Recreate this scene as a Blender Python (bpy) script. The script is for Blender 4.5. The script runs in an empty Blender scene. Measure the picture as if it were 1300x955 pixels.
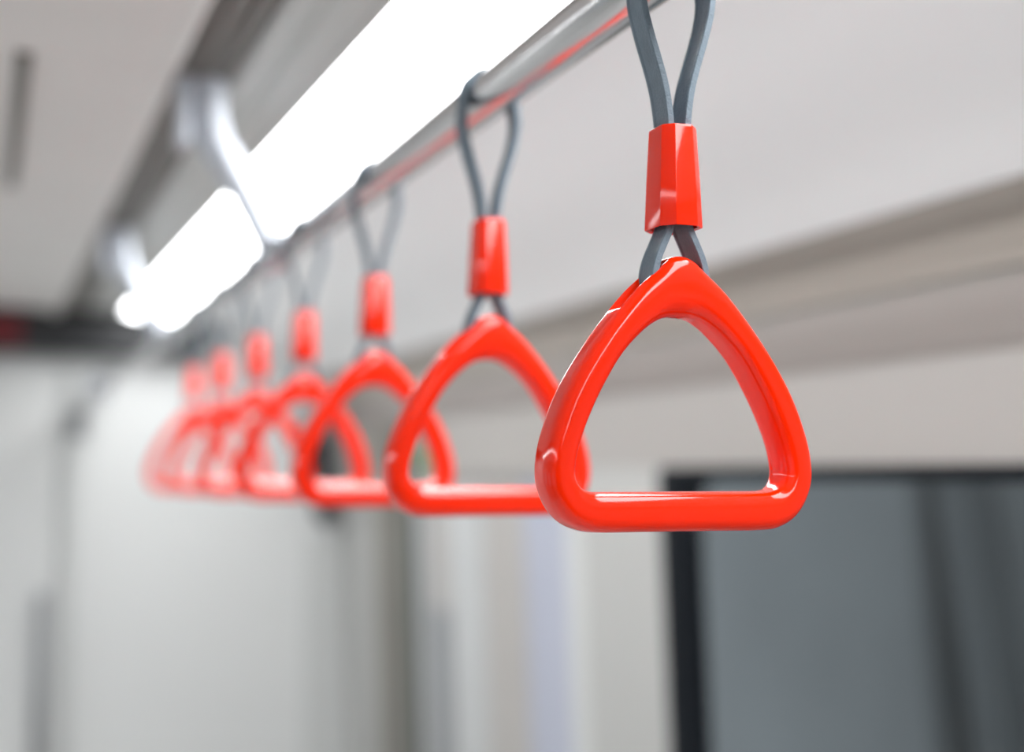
import bpy, bmesh, math, random
from mathutils import Vector, Matrix

C = bpy.context.scene.collection
PI = math.pi
EYE = 1.72            # height of the camera above the floor; z values below are given relative to it


# ------------------------------------------------------------------ materials
def mat(name, col, rough=.5, metal=0., coat=0., emit=None, estr=0., noise=0., scale=40., bump=0., bscale=200.,
        spec=.5, stretch=None, sss=0.):
    m = bpy.data.materials.new(name)
    m.use_nodes = True
    nt = m.node_tree
    b = nt.nodes['Principled BSDF']
    b.inputs['Base Color'].default_value = (*col, 1)
    b.inputs['Roughness'].default_value = rough
    b.inputs['Metallic'].default_value = metal
    b.inputs['Coat Weight'].default_value = coat
    b.inputs['Coat Roughness'].default_value = .03
    b.inputs['Specular IOR Level'].default_value = spec
    if sss:
        b.inputs['Subsurface Weight'].default_value = sss
        b.inputs['Subsurface Radius'].default_value = (.004, .0008, .0004)
        b.inputs['Subsurface Scale'].default_value = 1
    if emit:
        b.inputs['Emission Color'].default_value = (*emit, 1)
        b.inputs['Emission Strength'].default_value = estr
    if noise or bump:
        tc = nt.nodes.new('ShaderNodeTexCoord')
        mp = nt.nodes.new('ShaderNodeMapping')
        if stretch:
            mp.inputs['Scale'].default_value = stretch
        nt.links.new(tc.outputs['Object'], mp.inputs['Vector'])
    if noise:
        n = nt.nodes.new('ShaderNodeTexNoise')
        n.inputs['Scale'].default_value = scale
        n.inputs['Detail'].default_value = 4
        r = nt.nodes.new('ShaderNodeValToRGB')
        r.color_ramp.elements[0].color = (*[c * (1 - noise) for c in col], 1)
        r.color_ramp.elements[1].color = (*[min(1, c * (1 + noise)) for c in col], 1)
        r.color_ramp.elements[0].position = .3
        r.color_ramp.elements[1].position = .7
        nt.links.new(mp.outputs[0], n.inputs['Vector'])
        nt.links.new(n.outputs['Fac'], r.inputs[0])
        nt.links.new(r.outputs[0], b.inputs['Base Color'])
    if bump:
        n2 = nt.nodes.new('ShaderNodeTexNoise')
        n2.inputs['Scale'].default_value = bscale
        bp = nt.nodes.new('ShaderNodeBump')
        bp.inputs['Strength'].default_value = bump
        bp.inputs['Distance'].default_value = .0006
        nt.links.new(mp.outputs[0], n2.inputs['Vector'])
        nt.links.new(n2.outputs['Fac'], bp.inputs['Height'])
        nt.links.new(bp.outputs[0], b.inputs['Normal'])
    return m


M = dict(
    orange=mat('orange_plastic', (1.0, .022, .0002), .10, noise=.02, scale=9, spec=.46),
    strap=mat('grey_strap_rubber', (.155, .205, .25), .45, bump=.9, bscale=900, noise=.10, scale=120),
    chrome=mat('polished_steel', (.74, .74, .75), .18, 1., noise=.03, scale=6),
    steel=mat('satin_steel', (.72, .75, .80), .22, 1., noise=.03, scale=6),
    ceil=mat('ceiling_paint', (.80, .77, .745), .45, noise=.02, scale=3),
    ceil2=mat('ceiling_grey', (.62, .62, .60), .5, noise=.02, scale=3),
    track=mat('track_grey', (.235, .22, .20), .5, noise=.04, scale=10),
    groove=mat('groove_dark', (.07, .065, .055), .6, noise=.05, scale=10),
    cove=mat('cove_panel', (.85, .845, .845), .45, noise=.015, scale=2),
    band=mat('cornice_shade', (.33, .295, .26), .5, noise=.03, scale=4),
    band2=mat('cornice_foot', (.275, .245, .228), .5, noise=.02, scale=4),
    darkwall=mat('dark_bulkhead', (.05, .05, .052), .5, noise=.02, scale=4),
    wall=mat('wall_beige', (.345, .325, .305), .4, noise=.02, scale=3),
    wall_low=mat('wall_light', (.42, .42, .405), .4, noise=.02, scale=3),
    endwall=mat('end_wall_white', (.66, .668, .66), .55, noise=.02, scale=2),
    endtrim=mat('end_wall_trim', (.56, .57, .56), .4, noise=.02, scale=2),  # slightly darker tone for jamb, door frame and end panel
    black=mat('black_gloss', (.008, .009, .011), .5, noise=.1, scale=20),
    enamel=mat('bracket_aluminium', (.62, .66, .72), .4, .4, noise=.02, scale=6),
    rubber=mat('black_rubber', (.005, .007, .010), .7, noise=.1, scale=20, spec=.12),
    lav=mat('door_leaf_lavender', (.40, .42, .50), .35, noise=.03, scale=3),
    leaf2=mat('door_leaf_beige', (.42, .40, .38), .4, noise=.03, scale=3),
    white=mat('white_enamel', (.50, .51, .51), .35, noise=.02, scale=3),
    column=mat('column_brown_grey', (.17, .155, .13), .4, noise=.05, scale=5),
    column2=mat('column_green_grey', (.085, .09, .078), .35, noise=.05, scale=5),
    grey=mat('mid_grey', (.25, .26, .27), .4, noise=.04, scale=5),
    floor=mat('vinyl_floor', (.60, .60, .59), .45, noise=.1, scale=120),
    outside=mat('platform_wall', (.25, .262, .265), .7, noise=.08, scale=2),
    pillar=mat('platform_pillar', (.13, .14, .143), .7, noise=.08, scale=2),
    lamp=mat('lamp_diffuser', (.9, .9, .9), .5, emit=(.97, .985, 1.), estr=12.0, noise=.01),
    green=mat('green_plate', (.07, .20, .04), .5, noise=.03),
)


def led_material():
    m = mat('led_matrix', (.02, .002, .004), .4)
    nt = m.node_tree
    b = nt.nodes['Principled BSDF']
    tc = nt.nodes.new('ShaderNodeTexCoord')
    v = nt.nodes.new('ShaderNodeTexVoronoi')
    v.inputs['Scale'].default_value = 130
    v.inputs['Randomness'].default_value = 0
    r = nt.nodes.new('ShaderNodeValToRGB')
    r.color_ramp.elements[0].color = (1, .03, .06, 1)
    r.color_ramp.elements[1].color = (.05, 0, .002, 1)
    r.color_ramp.elements[0].position = .25
    r.color_ramp.elements[1].position = .5
    nt.links.new(tc.outputs['Object'], v.inputs['Vector'])
    nt.links.new(v.outputs['Distance'], r.inputs[0])
    nt.links.new(r.outputs[0], b.inputs['Emission Color'])
    b.inputs['Emission Strength'].default_value = .35
    return m


def glass_material():
    m = bpy.data.materials.new('window_glass')
    m.use_nodes = True
    nt = m.node_tree
    nt.nodes.clear()
    out = nt.nodes.new('ShaderNodeOutputMaterial')
    mix = nt.nodes.new('ShaderNodeMixShader')
    fr = nt.nodes.new('ShaderNodeFresnel')
    fr.inputs['IOR'].default_value = 1.45
    tr = nt.nodes.new('ShaderNodeBsdfTransparent')
    tr.inputs['Color'].default_value = (.80, .84, .86, 1)
    gl = nt.nodes.new('ShaderNodeBsdfGlossy')
    gl.inputs['Roughness'].default_value = .03
    geo = nt.nodes.new('ShaderNodeNewGeometry')      # reflect once, on the outer face of the pane
    ml = nt.nodes.new('ShaderNodeMath')
    ml.operation = 'MULTIPLY'
    inv = nt.nodes.new('ShaderNodeMath')
    inv.operation = 'SUBTRACT'
    inv.inputs[0].default_value = 1
    nt.links.new(geo.outputs['Backfacing'], inv.inputs[1])
    nt.links.new(fr.outputs[0], ml.inputs[0])
    nt.links.new(inv.outputs[0], ml.inputs[1])
    nt.links.new(ml.outputs[0], mix.inputs[0])
    nt.links.new(tr.outputs[0], mix.inputs[1])
    nt.links.new(gl.outputs[0], mix.inputs[2])
    nt.links.new(mix.outputs[0], out.inputs[0])
    return m


M['led'] = led_material()
M['glass'] = glass_material()


# ------------------------------------------------------------------ helpers
def obj(name, bm, m, parent=None, smooth=False, bevel=0., segs=2):
    bmesh.ops.recalc_face_normals(bm, faces=bm.faces)
    me = bpy.data.meshes.new(name)
    bm.to_mesh(me)
    bm.free()
    for p in me.polygons:
        p.use_smooth = smooth
    me.materials.append(m)
    o = bpy.data.objects.new(name, me)
    C.objects.link(o)
    if parent:
        o.parent = parent
    if bevel:
        md = o.modifiers.new('bevel', 'BEVEL')
        md.width = bevel
        md.segments = segs
        md.limit_method = 'ANGLE'
        md.angle_limit = math.radians(35)
    return o


def struct(name, bm, m, parent=None, **k):
    o = obj(name, bm, m, parent, **k)
    if not parent:
        o['kind'] = 'structure'
    return o


def thing(name, label, cat, loc=(0, 0, 0), group=None):
    o = bpy.data.objects.new(name, None)
    C.objects.link(o)
    o.location = loc
    o.empty_display_size = .05
    o['label'] = label
    o['category'] = cat
    if group:
        o['group'] = group
    return o


def add_box(bm, x0, x1, y0, y1, z0, z1):
    vs = [bm.verts.new((x, y, z)) for x in (x0, x1) for y in (y0, y1) for z in (z0, z1)]
    for f in ((0, 1, 3, 2), (4, 6, 7, 5), (0, 4, 5, 1), (2, 3, 7, 6), (0, 2, 6, 4), (1, 5, 7, 3)):
        bm.faces.new([vs[i] for i in f])
    return bm


def box(*a):
    return add_box(bmesh.new(), *a)


def add_prism(bm, pts, y0, y1, off=(0, 0, 0)):
    """closed polygon in XZ, extruded along Y"""
    a = [bm.verts.new((x + off[0], y0 + off[1], z + off[2])) for x, z in pts]
    b = [bm.verts.new((x + off[0], y1 + off[1], z + off[2])) for x, z in pts]
    n = len(pts)
    for i in range(n):
        j = (i + 1) % n
        bm.faces.new((a[i], a[j], b[j], b[i]))
    bm.faces.new(a)
    bm.faces.new(list(reversed(b)))
    return bm


def prism(pts, y0, y1):
    return add_prism(bmesh.new(), pts, y0, y1)


def catmull(P, per, closed=False):
    n = len(P)
    out = []
    rng = range(n) if closed else range(n - 1)
    for i in rng:
        if closed:
            p = [P[(i + k - 1) % n] for k in range(4)]
        else:
            p = [P[max(0, i - 1)], P[i], P[i + 1], P[min(n - 1, i + 2)]]
        for s in range(per):
            t = s / per
            out.append(tuple(.5 * (2 * b + (c - a) * t + (2 * a - 5 * b + 4 * c - d) * t * t + (3 * b - a - 3 * c + d) * t ** 3)
                             for a, b, c, d in zip(*p)))
    if not closed:
        out.append(tuple(P[-1]))
    return out


def add_tube(bm, pts, r, n=24, caps=True, flare=None):
    pts = [Vector(p) for p in pts]
    rings = []
    up = None
    for i, p in enumerate(pts):
        t = (pts[min(i + 1, len(pts) - 1)] - pts[max(i - 1, 0)]).normalized()
        if up is None:
            up = Vector((0, 0, 1)) if abs(t.z) < .9 else Vector((0, 1, 0))
        u = t.cross(up).normalized()
        w = u.cross(t)
        up = w
        rr = r if flare is None else r * flare[i]
        rings.append([bm.verts.new(p + rr * (math.cos(a) * u + math.sin(a) * w)) for a in [2 * PI * k / n for k in range(n)]])
    for a, b in zip(rings, rings[1:]):
        for k in range(n):
            bm.faces.new((a[k], a[(k + 1) % n], b[(k + 1) % n], b[k]))
    if caps:
        bm.faces.new(rings[0])
        bm.faces.new(rings[-1])
    return bm


def tube(*a, **k):
    return add_tube(bmesh.new(), *a, **k)


# ------------------------------------------------------------------ carriage shell
Y0, YE = -3.2, 4.30          # the carriage runs along Y; the end wall stands at YE


def Z(z):
    return EYE + z


def XW(z):                   # right-hand wall leans slightly outwards towards the floor
    return 1.043 - .036 * z


# floor
struct('floor', box(-2.05, 1.2, Y0 - .05, YE + .05, -.05, 0), M['floor'])

# ceiling: centre panel with a softly curved edge and the panel between track and lamp
pts = [(-1.10, .53), (-.6, .49), (-.2, .470), (.10, .462), (.165, .458), (.186, .450), (.194, .455), (.196, .60), (-1.10, .60)]
struct('ceiling', prism([(x, Z(z)) for x, z in pts], Y0, YE), M['ceil'])
pts = [(.268, .4660), (.290, .4615), (.296, .468), (.306, .468), (.311, .4615), (.352, .460), (.352, .50), (.268, .50)]
struct('trim_1', prism([(x, Z(z)) for x, z in pts], Y0, YE), M['ceil2'])

# the grooved aluminium track that carries the rail brackets
pts = [(.197, .484), (.203, .484), (.203, .462), (.212, .462), (.212, .482), (.219, .482), (.219, .462), (.233, .462), (.233, .482),
       (.241, .482), (.241, .462), (.254, .462), (.254, .480), (.267, .480), (.267, .50), (.197, .50)]
struct('trim_2', prism([(x, Z(z)) for x, z in pts], Y0, YE), M['track'])

# cove panel from the lamp down to the cornice lip
pts = [(.584, .458), (.62, .452), (.70, .425), (.80, .380), (.88, .338), (.938, .300), (.948, .293), (.958, .300), (.97, .34), (.90, .50), (.584, .50)]
pts = catmull([(x, z) for x, z in pts[:7]], 5) + pts[7:]
struct('trim_3', prism([(x, Z(z)) for x, z in pts], Y0, YE), M['cove'])

# cornice band under the lip, its shade put into a darker colour
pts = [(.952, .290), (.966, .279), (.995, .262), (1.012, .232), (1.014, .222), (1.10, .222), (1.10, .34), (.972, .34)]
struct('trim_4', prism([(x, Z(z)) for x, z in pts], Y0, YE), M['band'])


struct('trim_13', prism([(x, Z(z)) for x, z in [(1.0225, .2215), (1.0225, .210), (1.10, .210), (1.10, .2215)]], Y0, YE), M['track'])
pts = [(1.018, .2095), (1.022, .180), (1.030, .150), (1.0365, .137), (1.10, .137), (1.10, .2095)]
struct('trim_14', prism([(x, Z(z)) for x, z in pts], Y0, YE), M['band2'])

# right-hand wall, with a window opening and a doorway
def wall_piece(bm, y0, y1, z0, z1, xin=XW, t=.05, bulge=0.):
    n = 6
    pts = []
    for k in range(n + 1):
        z = z0 + (z1 - z0) * k / n
        pts.append((xin(z) - bulge, Z(z)))
    pts += [(xin(z1) + t, Z(z1)), (xin(z0) + t, Z(z0))]
    add_prism(bm, pts, y0, y1)


WY0, WY1, WZ0, WZ1 = .70, 2.10, -.80, .012      # window opening
DY0, DY1, DZ1 = 2.43, 3.52, -.002                # doorway

bm = bmesh.new()
wall_piece(bm, Y0, WY0, -EYE, .1365)
wall_piece(bm, WY0, WY1, WZ1, .1365)
wall_piece(bm, WY0, WY1, -EYE, WZ0)
wall_piece(bm, WY1, DY0, WZ1, .1365)
wall_piece(bm, DY0, YE, DZ1, .1365)
struct('wall_right', bm, M['wall'])
bm = bmesh.new()
wall_piece(bm, WY1 + .0005, DY0 - .002, -EYE, WZ1 - .0005, bulge=.004)
struct('trim_5', bm, M['wall_low'])

# window: black gasket frame and glass
def rring(cy, cz, hy, hz, r, n=8):
    out = []
    for (sy, sz, a0) in ((1, 1, 0), (-1, 1, 90), (-1, -1, 180), (1, -1, 270)):
        for k in range(n + 1):
            a = math.radians(a0 + 90 * k / n)
            out.append((cy + sy * (hy - r) + r * math.cos(a), cz + sz * (hz - r) + r * math.sin(a)))
    return out


def window(name, side, wy0, wy1, wz0, wz1):
    root = bpy.data.objects.new(name, None)
    C.objects.link(root)
    root['kind'] = 'structure'
    cy, cz, hy, hz = (wy0 + wy1) / 2, (wz0 + wz1) / 2, (wy1 - wy0) / 2, (wz1 - wz0) / 2
    rings = [(0.0, 0, .012, .001), (.0, 0, -.008, .015), (.030, .008, -.010, .03), (.110, .020, .000, .05), (.1105, .0205, .012, .05)]
    bm = bmesh.new()
    vs = []
    for ins, inz, dx, r in rings:
        ring = []
        for (y, z) in rring(cy, cz, hy - ins, hz - inz, r):
            x = XW(z) + dx
            ring.append(bm.verts.new((x if side > 0 else -.90 - x, y, Z(z))))
        vs.append(ring)
    n = len(vs[0])
    for a, b in zip(vs, vs[1:] + vs[:1]):
        for k in range(n):
            bm.faces.new((a[k], a[(k + 1) % n], b[(k + 1) % n], b[k]))
    obj('window_frame', bm, M['rubber'], root, smooth=True)
    bm = bmesh.new()
    a, b = [], []
    for (y, z) in rring(cy, cz, hy - .109, hz - .019, .05):
        for lst, dx in ((a, .004), (b, .010)):
            x = XW(z) + dx
            lst.append(bm.verts.new((x if side > 0 else -.90 - x, y, Z(z))))
    bm.faces.new(a)
    bm.faces.new(list(reversed(b)))
    for k in range(n):
        bm.faces.new((a[k], a[(k + 1) % n], b[(k + 1) % n], b[k]))
    obj('glass', bm, M['glass'], root)
    return root


window('window_1', 1, WY0, WY1, WZ0, WZ1)

# sliding doorway beyond the window
root = bpy.data.objects.new('door_1', None)
C.objects.link(root)
root['kind'] = 'structure'


def xd(z):
    return XW(z) + .022


bm = bmesh.new()
wall_piece(bm, DY0 + .10, 2.800, -EYE, DZ1 - .001, xin=xd, t=.025)
obj('door_leaf', bm, M['lav'], root)
bm = bmesh.new()
wall_piece(bm, 2.807, 3.45, -EYE, DZ1 - .001, xin=xd, t=.025)
obj('door_leaf', bm, M['leaf2'], root)
bm = bmesh.new()
wall_piece(bm, 3.05, 3.30, -EYE, DZ1 - .03, xin=lambda z: xd(z) - .006, t=.006)
obj('door_panel', bm, M['white'], root)
bm = bmesh.new()
wall_piece(bm, DY0, DY0 + .098, -EYE, DZ1 - .001, xin=lambda z: XW(z) + .004, t=.045)
obj('door_jamb', bm, M['endtrim'], root)
bm = bmesh.new()
wall_piece(bm, 3.452, DY1, -EYE, DZ1 - .001, xin=lambda z: XW(z) + .004, t=.045)
obj('door_jamb', bm, M['white'], root)
bm = bmesh.new()
wall_piece(bm, 3.32, 3.45, -EYE, -.33, xin=lambda z: xd(z) - .010, t=.010)
obj('kick_panel', bm, M['grey'], root)

# dark pillar where the side wall meets the end bulkhead
bm = bmesh.new()
wall_piece(bm, DY1 + .002, 3.66, -EYE, .1360, xin=lambda z: XW(z) - .012, t=.06)
struct('trim_6', bm, M['column2'])
bm = bmesh.new()
wall_piece(bm, 3.662, 3.90, -EYE, .1360, xin=lambda z: XW(z) - .006, t=.055)
struct('trim_7', bm, M['column'])
bm = bmesh.new()
wall_piece(bm, 3.902, YE, -EYE, DZ1 - .001)
struct('trim_8', bm, M['wall_low'])

# end wall: white lower part, door leaf in it, dark header above
bm = box(-2.05, 1.2, YE + .002, YE + .06, 0, Z(.60))
struct('wall_end', bm, M['endwall'])
root = bpy.data.objects.new('door_2', None)
C.objects.link(root)
root['kind'] = 'structure'
obj('door_leaf', box(-.52, .205, YE - .018, YE, .02, Z(.315)), M['endwall'], root, bevel=.004)
obj('door_frame', box(.222, .262, YE - .026, YE, .0, Z(.318)), M['endtrim'], root, bevel=.004)
obj('door_handle', tube([(.172, YE - .045, Z(-.95)), (.172, YE - .045, Z(-.33))], .016, 20), M['grey'], root, smooth=True)
bm = bmesh.new()
for z in (-.38, -.90):
    add_tube(bm, [(.172, YE - .045, Z(z)), (.172, YE - .017, Z(z))], .008, 14)
obj('handle_stand_off', bm, M['grey'], root, smooth=True)
obj('door_latch', box(.232, .283, YE - .034, YE - .002, Z(.105), Z(.185)), M['grey'], root, bevel=.008)
obj('door_panel', box(.93, 1.03, YE - .016, YE, .02, Z(-.18)), M['endtrim'], root, bevel=.004)

pts = [(YE, .347), (YE - .10, .347), (YE - .11, .36), (YE - .11, .60), (YE, .60)]
bm = bmesh.new()
a = [bm.verts.new((-1.10, y, Z(z))) for y, z in pts]
b = [bm.verts.new((.60, y, Z(z))) for y, z in pts]
for i in range(5):
    bm.faces.new((a[i], a[(i + 1) % 5], b[(i + 1) % 5], b[i]))
bm.faces.new(a)
bm.faces.new(list(reversed(b)))
# the header runs up behind the ceiling panels
for v in bm.verts:
    v.co.z = min(v.co.z, Z(.56))
struct('trim_9', bm, M['black'])

# left side of the carriage, mostly outside the photograph, closing the room
def mx(p):
    return [(-.90 - x, z) for x, z in p]


struct('trim_10', prism([(x, Z(z)) for x, z in mx([(.584, .462), (.70, .425), (.88, .338), (.948, .293), (.97, .34), (.90, .50), (.584, .50)])], Y0, YE), M['cove'])
bm = bmesh.new()
def lwall(y0, y1, z0, z1):
    add_prism(bm, [(-.90 - XW(z0), Z(z0)), (-.90 - XW(z1), Z(z1)), (-.95 - XW(z1), Z(z1)), (-.95 - XW(z0), Z(z0))], y0, y1)
LW = [(-2.9, -1.5), (-1.2, .3), (.70, 2.10), (2.5, 3.9)]
lwall(Y0, YE, WZ1, .33)
lwall(Y0, YE, -EYE, WZ0)
ys = [Y0] + [y for p in LW for y in p] + [YE]
for a, b in zip(ys[::2], ys[1::2]):
    lwall(a, b, WZ0, WZ1)
struct('wall_left', bm, M['wall'])
for n, (a, b) in enumerate(LW):
    window('window_%d' % (n + 2), -1, a, b, WZ0, WZ1)
struct('wall_back', box(-2.05, 1.2, Y0 - .06, Y0 - .002, 0, Z(.60)), M['darkwall'])  # unseen; made dark so the grips reflect less light
bm = box(-2.15, 1.25, Y0, YE, Z(.601), Z(.64))
add_box(bm, 1.101, 1.25, Y0, YE, Z(.218), Z(.6005))  # unseen side skirts, added to keep outside light from leaking in
add_box(bm, -2.15, -2.001, Y0, YE, Z(.31), Z(.6005))
struct('trim_11', bm, M['ceil2'])

# outside, seen through the glass: a platform wall with two darker pillars
struct('wall_outside', box(2.60, 2.68, -4, 6.5, -.6, 2.4), M['outside'])
bm = bmesh.new()
for y, tilt, w in ((3.275, .215, .065), (3.43, .10, .028)):
    vs = [bm.verts.new((x, y + s * w - (z - EYE) * -tilt, z)) for x in (2.50, 2.598) for s in (-1, 1) for z in (-.6, 2.4)]
    for fc in ((0, 1, 3, 2), (4, 6, 7, 5), (0, 4, 5, 1), (2, 3, 7, 6), (0, 2, 6, 4), (1, 5, 7, 3)):
        bm.faces.new([vs[i] for i in fc])
struct('trim_12', bm, M['pillar'])


# ------------------------------------------------------------------ lamps
def lamp(x0, x1, y0, y1, label):
    t = thing('ceiling_light', label, 'ceiling light', ((x0 + x1) / 2, (y0 + y1) / 2, Z(.455)))
    w, l = (x1 - x0) / 2, (y1 - y0) / 2
    bm = bmesh.new()
    add_box(bm, -w, -w + .012, -l, l, 0, .045)
    add_box(bm, w - .012, w, -l, l, 0, .045)
    add_box(bm, -w + .012, w - .012, -l, -l + .012, 0, .045)
    add_box(bm, -w + .012, w - .012, l - .012, l, 0, .045)
    add_box(bm, -w, w, -l, l, .0455, .05)
    obj('lamp_frame', bm, M['ceil2'], t)
    w2 = w - .013
    pts = [(-w2, .030), (-w2, .004), (-w2 + .02, -.004), (-w2 + .06, -.010), (w2 - .06, -.010), (w2 - .02, -.004), (w2, .004), (w2, .030)]
    obj('diffuser', prism(pts, -l + .013, l - .013), M['lamp'], t)
    return t


lamp(.353, .583, Y0 + .1, 4.12, 'long bright white ceiling light panel running beside the steel handrail')
lamp(-1.483, -1.253, Y0 + .1, 4.12, 'long white ceiling light panel over the opposite side of the carriage')

# dark linear vent slot in the centre ceiling panel
v = thing('ceiling_vent', 'narrow dark slot in the pale ceiling panel at the upper left', 'ceiling vent', (.030, 2.0, Z(.458)))
obj('vent_frame', box(-.009, .009, -.38, .38, .0, .006), M['track'], v, bevel=.001)
bm = bmesh.new()
for k in range(3):
    add_box(bm, -.008 + k * .0062, -.005 + k * .0062, -.37, .37, -.0025, -.0002)
obj('louvre', bm, M['track'], v)

# ------------------------------------------------------------------ handrail
RX, RZ = .319, .2595
RR = .0163
h = thing('handrail', 'long polished steel handrail under the light, carrying the orange hand straps', 'handrail', (RX, 0, Z(RZ)))
obj('rail_tube', tube([(0, -2.6, 0), (0, YE - .004, 0)], RR, 48), M['chrome'], h, smooth=True)
obj('wall_flange', tube([(0, YE - .022, 0), (0, YE - .016, 0), (0, YE - .003, 0)], .034, 32, flare=[.6, 1, 1]), M['steel'], h)
for yj in (.52, 1.661, 2.76, -.6, -1.75):
    path = [(.0, .0), (-.020, .040), (-.042, .080), (-.061, .110), (-.0730, .132), (-.080, .160), (-.082, .205)]
    path = [(x, yj, z) for x, z in path]
    br = obj('bracket', tube(catmull(path, 8), .0195, 28), M['enamel'], h, smooth=True)
    obj('collar', tube([(0, yj - .026, 0), (0, yj - .0245, 0), (0, yj + .0245, 0), (0, yj + .026, 0)], .0195, 32,
                       flare=[.9, 1, 1, .9]), M['steel'], br, smooth=True)
    bm = bmesh.new()
    add_tube(bm, [(-.082, yj, .188), (-.082, yj, .194), (-.082, yj, .205)], .021, 32, flare=[.8, 1, 1])
    add_box(bm, -.118, -.104, yj - .020, yj + .020, .120, .205)
    add_box(bm, -.116, -.070, yj - .018, yj + .018, .192, .199)
    obj('mount_plate', bm, M['enamel'], br, bevel=.003)


# ------------------------------------------------------------------ hand strap
HALF = [((0, .1075), (0, .0772)), ((.0062, .1060), (.0062, .0767)), ((.0130, .1003), (.0122, .0746)), ((.026, .0885), (.0205, .0688)),
        ((.044, .0665), (.0322, .0566)), ((.0595, .0425), (.0442, .0368)), ((.0687, .0200), (.0528, .0175)),
        ((.0718, .0030), (.0561, .0045)), ((.0698, -.0095), (.0557, -.0020)), ((.0628, -.0205), (.0527, -.0060)),
        ((.0530, -.0262), (.0477, -.0078)), ((.0420, -.0275), (.0400, -.0081)), ((.0200, -.0275), (.0200, -.0081))]


def sgnp(c, e):
    return math.copysign(abs(c) ** e, c)


def grip_mesh():
    full = HALF + [((0, -.0275), (0, -.0081))] + [((-a, b), (-c, d)) for (a, b), (c, d) in reversed(HALF[1:])]
    O = catmull([p[0] for p in full], 16, True)
    I = catmull([p[1] for p in full], 16, True)
    N, K, D = len(O), 72, .0125
    bm = bmesh.new()
    rings = []
    for i in range(N):
        o, q = Vector((O[i][0], O[i][1])), Vector((I[i][0], I[i][1]))
        c, hv = (o + q) / 2, (o - q) / 2
        ring = []
        for k in range(K):
            a = 2 * PI * k / K
            ca, sa = math.cos(a), math.sin(a)
            e = 2 / 3.3
            r, y = sgnp(ca, e), sgnp(sa, e) * D
            # the moulded edge: front face slopes back a touch towards the hole
            if r < 0:
                y *= 1 - .10 * (-r) ** 2
            p = c + hv * r
            # slot on each shoulder where the strap runs into the grip
            zz = o.y
            if r > .3 and .080 < zz < .106 and abs(o.x) > .006:
                f = min(1, max(0, (.0072 - abs(y)) / .0012))
                g = min(1, (zz - .080) / .009) * min(1, (.106 - zz) / .003) * min(1, (r - .3) / .4)
                p = p - hv.normalized() * (.0060 * f * max(0, g))
            ring.append(bm.verts.new((p.x, y, p.y)))
        rings.append(ring)
    for i in range(N):
        a, b = rings[i], rings[(i + 1) % N]
        for k in range(K):
            bm.faces.new((a[k], a[(k + 1) % K], b[(k + 1) % K], b[k]))
    return bm


def belt(path, hw=.0084, th=.0029, closed=True):
    """rubber belt: flat section with a raised bead along both edges"""
    sec = [(-hw, -.5), (-hw, .5), (-hw + .0006, .62), (-hw + .0020, .62), (-hw + .0028, .42), (hw - .0028, .42), (hw - .0020, .62), (hw - .0006, .62),
           (hw, .5), (hw, -.5), (hw - .0006, -.62), (hw - .0020, -.62), (hw - .0028, -.42), (-hw + .0028, -.42), (-hw + .0020, -.62), (-hw + .0006, -.62)]
    bm = bmesh.new()
    rings = []
    n = len(path)
    for i, p in enumerate(path):
        a, b = path[(i - 1) % n], path[(i + 1) % n]
        t = Vector((b[0] - a[0], b[1] - a[1])).normalized()
        nr = Vector((-t.y, t.x))
        rings.append([bm.verts.new((p[0] + nr.x * s * th, y, p[1] + nr.y * s * th)) for y, s in sec])
    m = len(sec)
    for i in range(n):
        a, b = rings[i], rings[(i + 1) % n]
        for k in range(m):
            bm.faces.new((a[k], a[(k + 1) % m], b[(k + 1) % m], b[k]))
    return bm


def strap_path():
    R = RR + .0019
    right = [(R * math.sin(math.radians(a)), RZ + R * math.cos(math.radians(a))) for a in (0, 22, 45, 67, 90)]
    right += [(.0186, .2490), (.0195, .2400), (.0182, .2300), (.0150, .2180), (.0112, .2060), (.0080, .1950), (.0060, .1850), (.0049, .1760),
              (.0042, .1650), (.0034, .1450), (.0036, .1300), (.0052, .1215), (.0085, .1140), (.0118, .1065), (.0138, .0990), (.0135, .0930), (.0100, .0890)]
    left = [(-x, z) for x, z in reversed(right[1:])]
    return catmull(right + [(0, .0880)] + left, 5, True)


def sleeve_mesh():
    def sec(s):
        w, d, fx, sy = .0117 * s, .0150 * s, .0058 * s, .0088 * s
        return [(-fx, -d), (fx, -d), (w, -sy), (w, sy), (fx, d), (-fx, d), (-w, sy), (-w, -sy)]
    # outside up, rim, inside down: an open moulded sleeve
    prof = [(.1212, .985), (.1219, 1.0), (.1450, .93), (.1708, .825), (.1722, .800), (.1725, .760), (.1715, .66), (.1690, .62), (.1250, .80), (.1219, .84)]
    bm = bmesh.new()
    rings = []
    for z, s in prof:
        rings.append([bm.verts.new((x, y, z)) for x, y in sec(s)])
    for a, b in zip(rings, rings[1:] + rings[:1]):
        for k in range(8):
            bm.faces.new((a[k], a[(k + 1) % 8], b[(k + 1) % 8], b[k]))
    return bm


YS = [.627, .904, 1.202, 1.494, 1.774, 2.056, 2.334]
LAB = ['largest and sharpest orange hand strap, front one of the row on the steel handrail',
       'second nearest orange hand strap, partly hidden behind the sharp nearest one',
       'third orange hand strap from the front of the row on the handrail',
       'fourth orange hand strap from the front, blurred, in front of the fifth',
       'fifth orange hand strap from the front, third from the far end of the row',
       'sixth orange hand strap from the front, second last of the row',
       'farthest and smallest orange hand strap, last of the row on the handrail']
SWAY = [(0, 0), (0, 0), (0, 0), (0, 0), (0, 0), (0, 0), (0, 0)]


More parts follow.
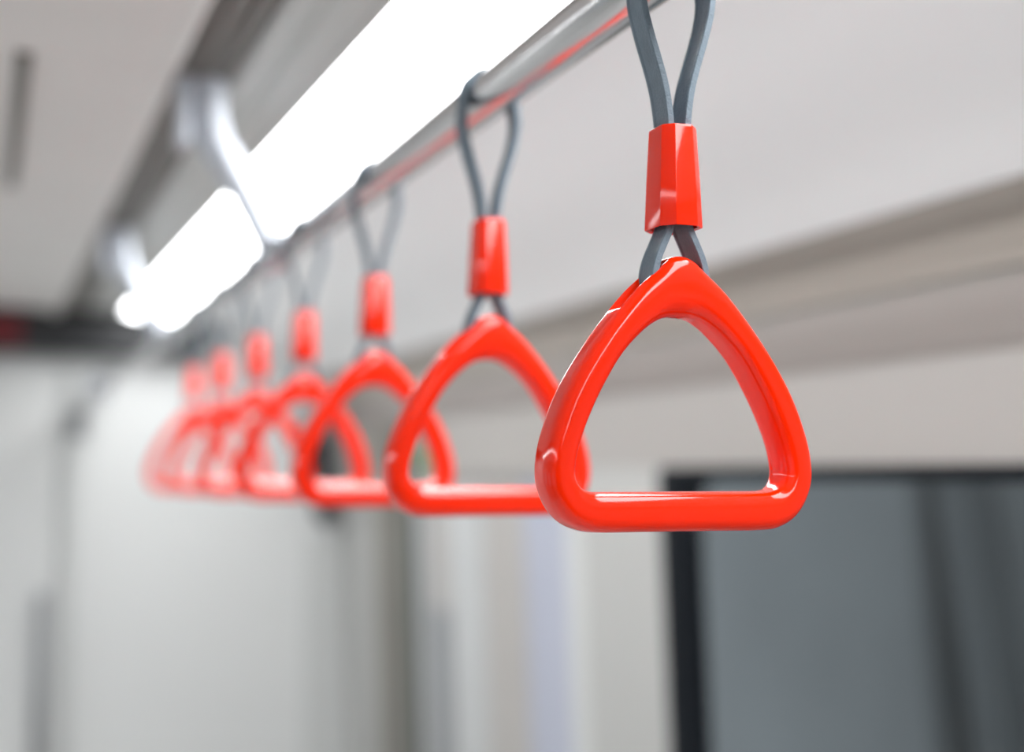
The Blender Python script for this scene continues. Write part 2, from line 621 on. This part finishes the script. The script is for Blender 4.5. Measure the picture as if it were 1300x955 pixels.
def make_strap():
    t = thing('hanging_strap', LAB[0], 'hand strap', (RX, YS[0], EYE), 'orange hand straps along the rail')
    obj('grip', grip_mesh(), M['orange'], t, smooth=True)
    obj('strap', belt(strap_path()), M['strap'], t, smooth=False)
    obj('sleeve', sleeve_mesh(), M['orange'], t, bevel=.0011, segs=4, smooth=True)
    return t


first = make_strap()
for y, lab in zip(YS[1:], LAB[1:]):
    r = first.copy()
    C.objects.link(r)
    r.location = (RX, y, EYE)
    r['label'] = lab
    for ch in list(first.children):
        c = ch.copy()
        C.objects.link(c)
        c.parent = r

# ------------------------------------------------------------------ small things at the far end
d = thing('led_display', 'black display box with glowing red screen on the dark header', 'display', (-.10, YE - .112, Z(.395)))
obj('display_housing', box(-.30, .245, -.030, 0, -.046, .052), M['black'], d, bevel=.005)
obj('display_screen', box(-.28, .195, -.0335, -.0305, -.040, .046), M['led'], d)

w = thing('wall_handset', 'narrow black handset hanging on the end wall beside the dark pillar', 'handset', (.965, YE - .046, Z(.02)))
bm = bmesh.new()
prof = [(-.172, .004), (-.145, .030), (-.115, .038), (-.070, .028), (.040, .034), (.120, .044), (.150, .038), (.158, .014)]
add_tube(bm, [((-z) * .16, 0, z) for z, r in prof], 1, 24, flare=[r for z, r in prof])
obj('handset_body', bm, M['rubber'], w, smooth=True)
obj('cradle', box(-.030, .030, .034, .046, .02, .12), M['grey'], w, bevel=.004)

g = obj('green_sign', box(-.0035, .0, -.05, .05, -.032, .025), M['green'], bevel=.001)
g.location = (XW(.03) - .0005, 3.40, Z(.045))
g['label'] = 'small green sign plate on the side wall above the doorway'
g['category'] = 'sign'

# ------------------------------------------------------------------ world and camera
wd = bpy.data.worlds.new('world')
bpy.context.scene.world = wd
wd.use_nodes = True
bgn = wd.node_tree.nodes['Background']
bgn.inputs[0].default_value = (.92, .96, 1.0, 1)
bgn.inputs[1].default_value = 1.0

cam = bpy.data.cameras.new('camera')
cam.sensor_width = 36
cam.lens = 50
cam.shift_y = -45.5 / 1300
cam.clip_start = .02
cam.dof.use_dof = True
cam.dof.focus_distance = .690
cam.dof.aperture_fstop = 2.6
co = bpy.data.objects.new('camera', cam)
C.objects.link(co)
f, px, py, xv, yv = 1805.6, 650, 432, -25, 603
Yc = Vector((xv - px, -(yv - py), -f)).normalized()
Zc = Vector((0, f, -(yv - py))).normalized()
Xc = Yc.cross(Zc)
R = Matrix((Xc, Yc, Zc))            # rows: world axes seen from the camera = camera axes in the world, as columns
co.matrix_world = Matrix.Translation((0, 0, EYE)) @ R.to_4x4()
bpy.context.scene.camera = co

sc = bpy.context.scene
sc.view_settings.view_transform = 'Standard'
sc.view_settings.look = 'None'
sc.view_settings.gamma = 1
sc.view_settings.use_curve_mapping = False
sc.view_settings.exposure = 0.09
sc.cycles.max_bounces = 10
sc.cycles.use_denoising = True
